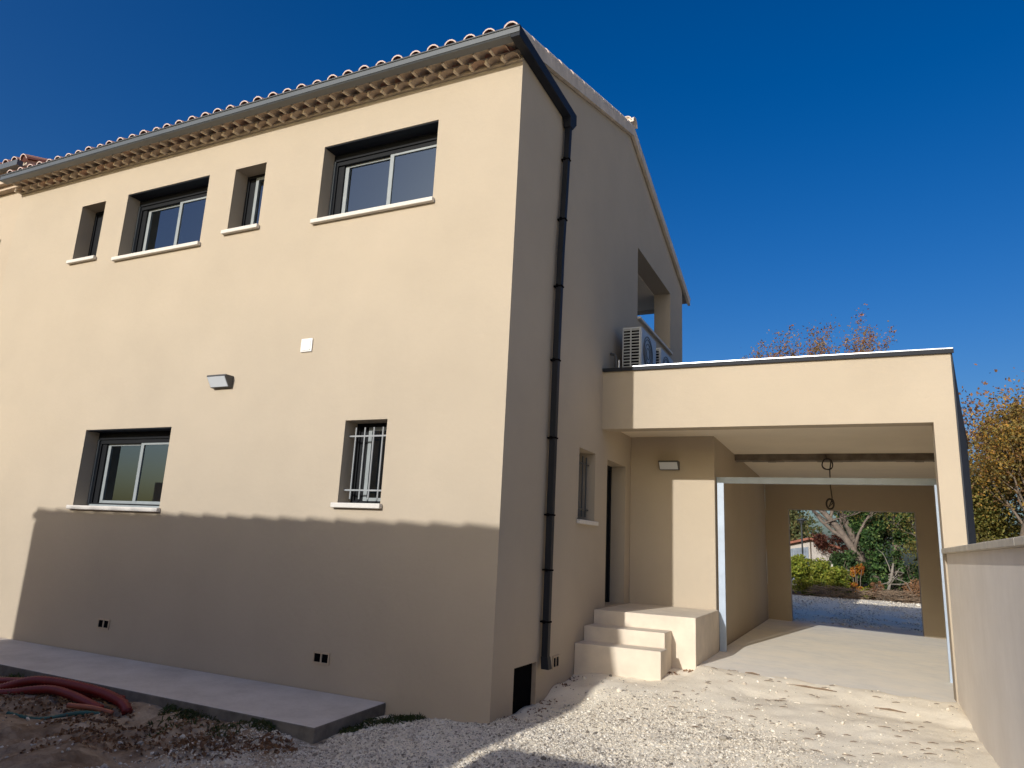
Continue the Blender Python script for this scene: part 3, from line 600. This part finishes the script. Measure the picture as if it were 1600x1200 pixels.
conduit([(-3.55, -1.85, -.005), (-3.35, -1.70, .0), (-3.1, -1.52, .0), (-2.95, -1.40, -.01)], .024, 'green_conduit', 'dark green conduit on the soil in front of the red ones')

# ------------------------------------------------------------------ leaf clouds, trees
def leaves(name, C, size, mat, parent=None, flat=0.0, aspect=.6):
    C = np.asarray(C, np.float32); n = len(C)
    a = rng.normal(size=(n, 3)); a[:, 2] *= (1 - flat); a /= np.linalg.norm(a, axis=1)[:, None]
    b = rng.normal(size=(n, 3)); b -= (b * a).sum(1)[:, None] * a; b /= np.linalg.norm(b, axis=1)[:, None]
    s = size * rng.uniform(.6, 1.3, (n, 1)); c = np.cross(a, b) * s * .18
    V = np.stack([C - a * s, C + b * s * aspect - c, C + a * s, C - b * s * aspect - c], 1)
    F = np.arange(n * 4).reshape(n, 4); F = np.concatenate([F[:, [0, 1, 2]], F[:, [0, 2, 3]]])
    return npmesh(name, V, F, mat, parent)
def blob(n, c, r, hollow=.45, squash=1.0):
    d = rng.normal(size=(n, 3)); d /= np.linalg.norm(d, axis=1)[:, None]
    rad = rng.uniform(hollow, 1, (n, 1)) ** .6
    return np.array(c) + d * rad * np.array([r, r, r * squash])
def clumps(nc, per, box, r, squash=.8, inside=None):
    out = []
    while len(out) < nc:
        c = rng.uniform(box[0], box[1])
        if inside is not None and not inside(c): continue
        out.append(blob(per, c, r * rng.uniform(.6, 1.25), .2, squash))
    return np.concatenate(out)
def skeleton(base, height, spread, r0, levels=4, lean=(0, 0), first=.35, seed=0, kids=(4, 4, 4, 3), up=.25, droop=0.0):
    rd = random.Random(seed); segs = []; tips = []
    def grow(p, d, L, r, lv):
        pts = [p]; rr = [r]; n = 5; q = p.copy(); dd = d.copy()
        for i in range(n):
            dd = (dd + Vector((rd.gauss(0, .16), rd.gauss(0, .16), rd.gauss(0, .10) + (up if lv else .05) * .25 - droop * lv * .1))).normalized()
            q = q + dd * (L / n); pts.append(q.copy()); rr.append(r * (1 - .75 * (i + 1) / n) if lv else r * (1 - .5 * (i + 1) / n))
        segs.append((pts, rr, lv))
        if lv >= levels - 1: tips.extend([(x, lv) for x in pts[2:]]); return
        for k in range(kids[lv]):
            t = first + (1 - first) * (k + rd.random()) / kids[lv] if lv == 0 else .25 + .75 * (k + rd.random()) / kids[lv]
            i = min(n - 1, int(t * n)); f = t * n - i; bp_ = pts[i].lerp(pts[i + 1], f)
            ang = rd.uniform(0, 2 * math.pi) + k * 2.4; sp = rd.uniform(.5, 1.0) * spread
            side = Vector((math.cos(ang), math.sin(ang), rd.uniform(-.1, .5))); nd = (dd * (1 - sp * .6) + side * sp).normalized()
            grow(bp_, nd, L * rd.uniform(.5, .78), max(.010, rr[i] * rd.uniform(.45, .65)), lv + 1)
    grow(Vector(base), Vector((lean[0], lean[1], 1)).normalized(), height, r0, 0); return segs, tips
def tree(name, label, base, height, spread, r0, mat, lmat, nleaf, lsize, jitter, seed, group=None, bark='bark', zmax=None, zmin=None, **kw):
    T = thing(name, base, label, 'tree', group)
    segs, tips = skeleton(base, height, spread, r0, seed=seed, **kw)
    tk = MB(); br = MB()
    for pts, rr, lv in segs: (tk if lv == 0 else br).tube(pts, rr, 9 if lv == 0 else (6 if lv == 1 else 4), False)
    tk.build('trunk', bark, T, smooth=True, recalc=False); br.build('branches', bark, T, smooth=True, recalc=False)
    tp = np.array([x[:] for x, _ in tips]); idx = rng.integers(0, len(tp), nleaf); wts = rng.uniform(.3, 1.6, (len(tp), 1))
    C = tp[idx] + rng.normal(size=(nleaf, 3)) * jitter * wts[idx]
    if zmin is not None: C = C[C[:, 2] > zmin]
    leaves('crown', C, lsize, lmat, T); return T, tp

# big autumn trees seen right of the garage
tree('autumn_tree', 'large gold and olive autumn tree beyond the wall right of the garage', (8.0, 25.5, .2), 4.7, .85, .26, 'bark', 'leaf_gold', 60000, .055, .32, 3, kids=(7, 5, 4, 3), first=.2)
tree('autumn_tree', 'brownish thin-topped tree at the far right edge beyond the wall', (12.2, 30, .2), 5.6, .8, .25, 'bark', 'leaf_brown', 14000, .085, .45, 12, kids=(6, 5, 4, 3), first=.25)
tree('autumn_tree', 'olive tree crown low behind the golden one, beyond the wall', (7.0, 27.5, .2), 3.2, .9, .2, 'bark', 'leaf_olive', 34000, .055, .34, 21, kids=(6, 5, 4, 3), first=.15)
# old oak with ivy, its thin top shows above the garage roof
OK, tp = tree('oak_tree', 'old oak with a leaning pale trunk seen through the garage opening', (3.75, 26, .2), 4.0, .80, .20, 'bark', 'leaf_olive', 12000, .045, .16, 5, levels=5, kids=(6, 4, 4, 3, 3), first=.38, lean=(-.14, 0), bark='pale_bark')
tree('autumn_tree', 'thin rust-brown tree top showing above the flat garage roof', (3.5, 30, .2), 5.8, .62, .20, 'bark', 'leaf_rust', 20000, .055, .20, 17, levels=5, kids=(7, 4, 4, 3, 3), first=.45, up=.6)
iv = []
for k in range(46):
    z = rng.uniform(.3, 3.6); x_ = (3.62 - .10 * z) + rng.normal() * (.62 - .13 * z) if rng.uniform() < .62 else 4.4 + rng.normal() * .28
    iv.append(blob(int(rng.uniform(70, 240)), (x_, 25.7 + rng.normal() * .3, z), rng.uniform(.14, .42), .2, rng.uniform(.7, 1.3)))
for k in range(16): iv.append(blob(110, (2.75 + rng.normal() * .45, 25.8 + rng.normal() * .2, rng.uniform(.3, 1.5)), rng.uniform(.15, .35), .2))
IV = thing('ivy', (3.1, 25.6, .2), 'dark green ivy climbing the oak trunk seen through the garage', 'ivy'); leaves('foliage', np.concatenate(iv), .06, 'leaf_ivy', IV)
MB().tube([(4.35, 26.4, .1), (4.3, 26.4, 2.0), (4.45, 26.4, 4.6)], [.17, .14, .10], 8).build('stem', 'bark', IV)
tree('oak_tree', 'low oak with olive leaves and bare branches at the right of the garage opening', (5.5, 25.2, .2), 2.3, .95, .12, 'bark', 'leaf_olive', 7000, .045, .22, 8, kids=(6, 5, 4, 3), first=.2, bark='pale_bark')
def bush(name, label, c, r, n, mat, size, sq=1.0, cat='bush', group=None, stems=7):
    T = thing(name, (c[0], c[1], .18), label, cat, group)
    C = np.concatenate([blob(max(40, n // 14), (c[0] + rng.normal() * r * .5, c[1] + rng.normal() * r * .35, .25 + c[2] * rng.uniform(.15, .85)), r * rng.uniform(.3, .5), .2, sq) for _ in range(14)])
    leaves('foliage', C[C[:, 2] > .15], size, mat, T)
    mb = MB()
    for i in range(stems):
        a = random.uniform(0, 6.28); mb.tube([(c[0] + .1 * math.cos(a), c[1] + .1 * math.sin(a), .1), (c[0] + r * .4 * math.cos(a), c[1] + r * .3 * math.sin(a), .2 + c[2] * .5), (c[0] + r * .7 * math.cos(a), c[1] + r * .5 * math.sin(a), .2 + c[2] * .9)], [.02, .014, .006], 5, False)
    mb.build('stems', 'bark', T); return T
bush('laurel_bush', 'yellow-green leafy bush at the left of the garage opening', (1.0, 24.6, 1.5), .95, 9000, 'leaf_laurel', .05)
bush('laurel_bush', 'yellow-green bush beside the ivy in the middle of the garage opening', (2.2, 24.4, .95), .65, 4500, 'leaf_laurel', .045)
bush('evergreen_bush', 'dark green bush behind the yellow-green one, below the red creeper', (2.1, 27.5, 1.7), .8, 4500, 'leaf_dark', .055)
bush('orange_shrub', 'small orange autumn shrub in front of the ivy', (2.85, 25.0, 1.25), .30, 700, 'leaf_orange', .05)
bush('evergreen_bush', 'dark green bush at the right of the garage opening under the oak', (4.9, 27.2, 1.2), .8, 4500, 'leaf_dark', .055)
bush('dry_shrub', 'reddish brown dry shrub at the bottom right of the garage opening', (4.75, 23.9, .75), .5, 2200, 'leaf_brown', .04)
bush('dry_shrub', 'small reddish brown shrub left of the concrete trough', (3.45, 24.0, .6), .25, 600, 'leaf_brown', .04)
# brush heaps of cut branches
def heap(label, x0, x1, y0, y1, h, n):
    mb = MB()
    for i in range(n):
        x = random.uniform(x0, x1); y = random.uniform(y0, y1); z = .2 + random.uniform(0, h); a = random.uniform(0, 6.28); L = random.uniform(.2, .7)
        d = Vector((math.cos(a) * L, math.sin(a) * L * .6, random.uniform(-.1, .25) * L)); p = Vector((x, y, z))
        mb.tube([p, p + d * .5 + Vector((0, 0, random.uniform(-.04, .06))), p + d], [.010, .008, .004], 4, False)
    o = mb.build('brush_heap', 'twig', None, recalc=False); tag(o, label, 'brushwood'); return o
heap('low grey heap of cut twigs below the yellow-green bushes', 1.3, 3.2, 23.0, 23.7, .35, 260)
heap('brown heap of cut branches at the lower right of the garage opening', 3.6, 5.6, 22.9, 24.2, .35, 420)
# concrete trough
TR = thing('concrete_trough', (4.0, 24.3, .2), 'low concrete trough between the brown shrubs beyond the garage', 'trough')
MB().box(3.66, 4.40, 24.0, 24.07, .12, .36).box(3.66, 3.73, 24.072, 24.55, .12, .38).box(4.33, 4.40, 24.072, 24.55, .12, .40).box(3.66, 4.40, 24.552, 24.62, .12, .40).build('body', 'trough_concrete', TR, bevel=.01)
bb = MB(); rd = random.Random(3)
for k in range(9):
    a0 = Vector((4.0 + rd.uniform(-.15, .15), 24.75, .9 + rd.uniform(-.2, .5))); d0 = Vector((rd.uniform(-.3, 1.0), rd.uniform(-.3, .3), rd.uniform(-.1, .6))); L0 = rd.uniform(.5, 1.3)
    q = [a0]; 
    for m in range(5): d0 = (d0 + Vector((rd.gauss(0, .25), rd.gauss(0, .2), rd.gauss(0, .2)))).normalized(); q.append(q[-1] + d0 * L0 / 5)
    bb.tube(q, [.022, .019, .016, .013, .010, .006], 5, False)
bb.tube([(3.75, 24.75, .1), (3.9, 24.75, .6), (4.02, 24.75, 1.1), (4.1, 24.8, 1.5)], [.06, .05, .045, .03], 6)
bbo = bb.build('bare_branch', 'grey_bark', None, recalc=False); tag(bbo, 'pale bare forked branches in front of the ivy beyond the garage', 'branch')
ps = MB().hexa([(1.93, 25.0, .1), (2.05, 25.0, .1), (2.05, 25.1, .1), (1.93, 25.1, .1)], [(1.95, 25.02, 1.32), (2.04, 25.02, 1.32), (2.04, 25.1, 1.36), (1.95, 25.1, 1.36)]).build('stone_post', 'coping_stone'); tag(ps, 'pale stone post among the bushes beyond the garage', 'post')
# cottage with red creeper, street lamp
K = thing('cottage', (.6, 37, .2), 'low cottage with boards in painted shade and dark roof seen through the garage', 'house')
MB().add([(x_, y_, z_) for y_ in (36, 42) for x_, z_ in ((-2.2, .1), (2.6, .1), (2.6, 1.95), (.7, 2.5), (-2.2, 1.75))], [(0, 1, 2, 3, 4), (9, 8, 7, 6, 5)] + [(i, (i + 1) % 5, (i + 1) % 5 + 5, i + 5) for i in range(5)]).build('wall', 'far_wall', K)
for i in range(20): MB().box(-2.1 + i * .135, -2.1 + i * .135 + .125, 35.96, 35.995, .2, 1.75 + .2 * i / 20 * 2.0).build('board', 'shaded_boards', K)  # blue-grey board colour includes the shade on this part of the gable
MB().hexa([(-2.6, 35.7, 1.68), (.7, 35.7, 2.52), (.7, 42, 2.52), (-2.6, 42, 1.68)], [(-2.6, 35.7, 1.78), (.7, 35.7, 2.64), (.7, 42, 2.64), (-2.6, 42, 1.78)]).hexa([(.702, 35.7, 2.52), (2.9, 35.7, 1.88), (2.9, 42, 1.88), (.702, 42, 2.52)], [(.702, 35.7, 2.64), (2.9, 35.7, 1.98), (2.9, 42, 1.98), (.702, 42, 2.64)]).build('roof', 'red_roof', K)
C_ = clumps(22, 90, (np.array([1.1, 35.2, 1.9]), np.array([2.5, 36.2, 2.75])), .34, .8)
RV = thing('red_creeper', (1.8, 35.7, .2), 'dark red creeper beside the cottage roof beyond the garage', 'creeper'); leaves('foliage', C_, .06, 'leaf_red', RV); MB().tube([(1.8, 35.8, .1), (1.75, 35.8, 1.6), (1.9, 35.7, 2.6)], .04, 6).build('stem', 'bark', RV)
LP = thing('street_lamp', (.42, 34, .2), 'dark street lamp post at the upper left of the garage opening', 'street lamp')
MB().tube([(.42, 34, .1), (.42, 34, 3.25)], [.05, .035], 8).build('post', 'post_metal', LP)
MB().tube([(.42, 34, 3.22), (.42, 34, 3.3), (.42, 34, 3.42)], [.04, .09, .15], 8).tube([(.42, 34, 3.42), (.42, 34, 3.46), (.42, 34, 3.52)], [.22, .2, .04], 10).build('lantern', 'post_metal', LP)
# trees further back
for i, (x, y, h, lm, lb) in enumerate(((-1.2, 44, 2.6, 'far_leaf', 'sparse bare tree behind the street lamp, far beyond the garage'), (3.5, 48, 3.4, 'leaf_dark', 'dark tree far behind the ivy-clad oak'),
        (8, 46, 3.8, 'far_leaf', 'far tree behind the low oak right of the garage opening'), (14, 44, 4.4, 'leaf_gold', 'far golden tree behind the wall at the right edge'), (-7, 50, 3.6, 'far_leaf', 'far tree hidden mostly by the garage inner wall'))):
    tree('background_tree', lb, (x, y, .2), h, .9, .2, 'bark', lm, 9000, .12, .5, 40 + i, group='trees far beyond the garage', kids=(6, 5, 3, 3), first=.15)

# ------------------------------------------------------------------ weeds and dry leaves
def weeds(label, pts, n, h, mat='weed', size=.03):
    C = []
    for (x, y, r) in pts:
        for _ in range(n):
            a = rng.uniform(0, 6.28); q = r * math.sqrt(rng.uniform()); px, py = x + q * math.cos(a), y + q * math.sin(a)
            C.append((px, py, gz(px, py) + h * rng.uniform(0, 1) * (1 - q / r * .6)))
    o = leaves('weeds', np.array(C), size, mat, aspect=.22 if mat == 'weed' else .6); tag(o, label, 'weeds', kind='stuff')
weeds('dark green weeds along the walkway edge', [(-.80, -.18, .16), (-.72, -.08, .12), (-.95, -.35, .15), (-1.0, -.6, .1)] + [(-1.2 - i * .28, -1.04 - .03 * math.sin(i * 2.1), .11) for i in (1, 4, 5, 9, 10, 13)] + [(-2.2, -1.25, .3), (-3.9, -1.12, .25), (-1.7, -1.2, .2)], 150, .05, size=.03)
weeds('dry straw-coloured grass scattered over the soil', [(-2.0 - .5 * i, -1.55 - .15 * math.sin(i * 1.7), .35) for i in range(7)] + [(-1.5, -1.6, .3), (-2.4, -2.0, .35), (-1.2, -1.3, .2)], 260, .025, 'dry_leaf', .022)
weeds('tiny dry leaves along the foot of the side wall', [(.06, .3, .08), (.08, 1.1, .12), (.06, 1.5, .1), (.15, .7, .1), (.06, 1.9, .09), (1.02, 2.4, .07), (1.15, 2.58, .08)], 26, .015, 'dry_leaf', .016)
# ------------------------------------------------------------------ gravel
def pebbles(name, n, dens, sizes, box, label):
    ph = (1 + 5 ** .5) / 2
    iv_ = np.array([(-1, ph, 0), (1, ph, 0), (-1, -ph, 0), (1, -ph, 0), (0, -1, ph), (0, 1, ph), (0, -1, -ph), (0, 1, -ph), (ph, 0, -1), (ph, 0, 1), (-ph, 0, -1), (-ph, 0, 1)], float) / 1.9
    if_ = np.array([(0, 11, 5), (0, 5, 1), (0, 1, 7), (0, 7, 10), (0, 10, 11), (1, 5, 9), (5, 11, 4), (11, 10, 2), (10, 7, 6), (7, 1, 8), (3, 9, 4), (3, 4, 2), (3, 2, 6), (3, 6, 8), (3, 8, 9), (4, 9, 5), (2, 4, 11), (6, 2, 10), (8, 6, 7), (9, 8, 1)])
    P = rng.uniform((box[0], box[2]), (box[1], box[3]), (n * 9, 2)); keep = rng.uniform(size=len(P)) < dens(P[:, 0], P[:, 1]); P = P[keep][:n]; m = len(P)
    s = sizes[0] * np.exp(rng.normal(size=m) * sizes[1]); z = terrain(P[:, 0], P[:, 1])
    A = rng.normal(size=(m, 3, 3)); Qm, _ = np.linalg.qr(A); sc3 = s[:, None] * rng.uniform(.55, 1.15, (m, 3))
    L = iv_[None] * (1 + rng.normal(size=(m, 12, 1)) * .12) * sc3[:, None, :]
    V = np.einsum('mij,mvj->mvi', Qm, L); V[..., 2] *= .75; V += np.stack([P[:, 0], P[:, 1], z + s * .25], -1)[:, None, :]
    F = (if_[None] + 12 * np.arange(m)[:, None, None]).reshape(-1, 3)
    o = npmesh(name, V.reshape(-1, 3), F, 'pebble'); tag(o, label, 'gravel', kind='stuff')
def nz(x, y): return .5 + .25 * np.sin(x * 2.1 + 1.7 * np.sin(y * 1.9)) + .25 * np.sin(y * 2.9 + 1.3 * np.sin(x * 2.3 + 1))
def dgravel(x, y):
    d = np.clip((1.65 - y - .28 * np.abs(x - 1.2)) * 1.0, .02, 1) * np.clip((2.7 - x) * .8, .05, 1) * (.35 + .65 * nz(x * 1.3, y * 1.3))
    d = np.where(x < -.2, d * np.clip((x + 1.9) * 1.1, 0, 1), d); d = np.where((x < -1.0) & (y > -1.02), 0, d)
    d = np.where((x < .0) & (y > -.02), 0, d); d = np.where((x < .5) & (y > .35), d * np.clip((x - .15) * 2.5, .04, 1), d); d = np.where(x > 3.7, 0, d)
    return d
pebbles('gravel', 82000, dgravel, (.0058, .42), (-2.0, 3.72, -2.6, 2.0), 'loose pale limestone gravel covering the drive')
pebbles('loose_stones', 1500, lambda x, y: np.where((x < -1.06) & (y > -1.02), 0, np.where((x < 0) & (y > -.03), 0, np.where((y > 1.95) & (x < 1.25), 0, .35 + .4 * (x < -1)))), (.007, .55), (-5.5, 3.7, -2.6, 2.9), 'scattered small stones on soil and dust')
def dback(x, y): return .5 * np.ones_like(x)
pebbles('gravel', 7000, dback, (.016, .3), (.5, 5.2, 10.9, 23), 'gravel on the track beyond the garage')
mb = MB()
for i in range(80):
    x = random.uniform(1.0, 3.68); y = random.uniform(.4, 2.85); 
    if x < 1.25 and y > 1.95: continue
    a = random.gauss(0, .5); L = random.choice((.02, .03, .04, .05)); z = gz(x, y) + .006
    mb.tube([(x - L * math.cos(a), y - L * math.sin(a), z), (x, y + random.uniform(-.008, .008), z + .005), (x + L * math.cos(a), y + L * math.sin(a), z)], [.002, .0035, .0015], 4)
for (x, y, L) in ((2.35, 2.55, .19), (2.5, 2.53, .14), (3.1, 2.2, .13), (1.8, 2.75, .08)):
    z = gz(x, y) + .008; mb.tube([(x - L, y + .02, z), (x, y, z + .006), (x + L, y - .03, z)], [.004, .009, .003], 5)
o = mb.build('litter', 'twig', recalc=False); tag(o, 'small twigs and bits of bark scattered over the pale dust', 'twigs', kind='stuff')

# ------------------------------------------------------------------ across the yard, behind the viewer: what shades the front wall
A = thing('outbuilding', (-4.4, -8.5, -.15), 'low tiled outbuilding across the yard whose ridge shades the front wall', 'outbuilding')
XA0, XA1, YR, ZR = -7.75, -1.01, -7.5, 4.46
MB().prism_x([(-7.0, -.3), (-7.0, ZR - .35), (YR, ZR - .13), (-10, ZR - 1.28), (-10, -.3)], XA0 + .05, XA1 - .05).build('wall', 'outbuilding_render', A)
ar = MB().prism_x([(-6.95, ZR - .32), (YR, ZR - .1), (-10.1, ZR - 1.27), (-10.1, ZR - 1.2), (YR, ZR - .02), (-6.95, ZR - .24)], XA0, XA1).build('roof', 'mortar', A)
me_ar = barrel(.40, .21, .155, .016).mesh('ridge_tile'); me_ar.materials.append(M['terracotta'])
for i in range(18): place('ridge_tile', me_ar, ar, Matrix.Translation((XA0 + .0 + i * .3715, YR, ZR - .08)) @ Euler((0, 0, -math.pi / 2)).to_matrix().to_4x4())
GW = MB().box(-.49, 3.72, -7.2, -7.0, -.4, 2.42).build('shade_wall', 'outbuilding_render'); tag(GW, 'unseen wall behind the viewer, added to shade the drive', 'wall')  # unseen wall, sized to cast the low shadow across the drive
GW = MB().box(-14, -7.8, -7.2, -7.0, -.4, 2.66).build('shade_wall', 'outbuilding_render'); tag(GW, 'unseen wall left of the outbuilding, added to shade the walkway', 'wall')  # unseen wall, added to keep the left end of the walkway in shadow
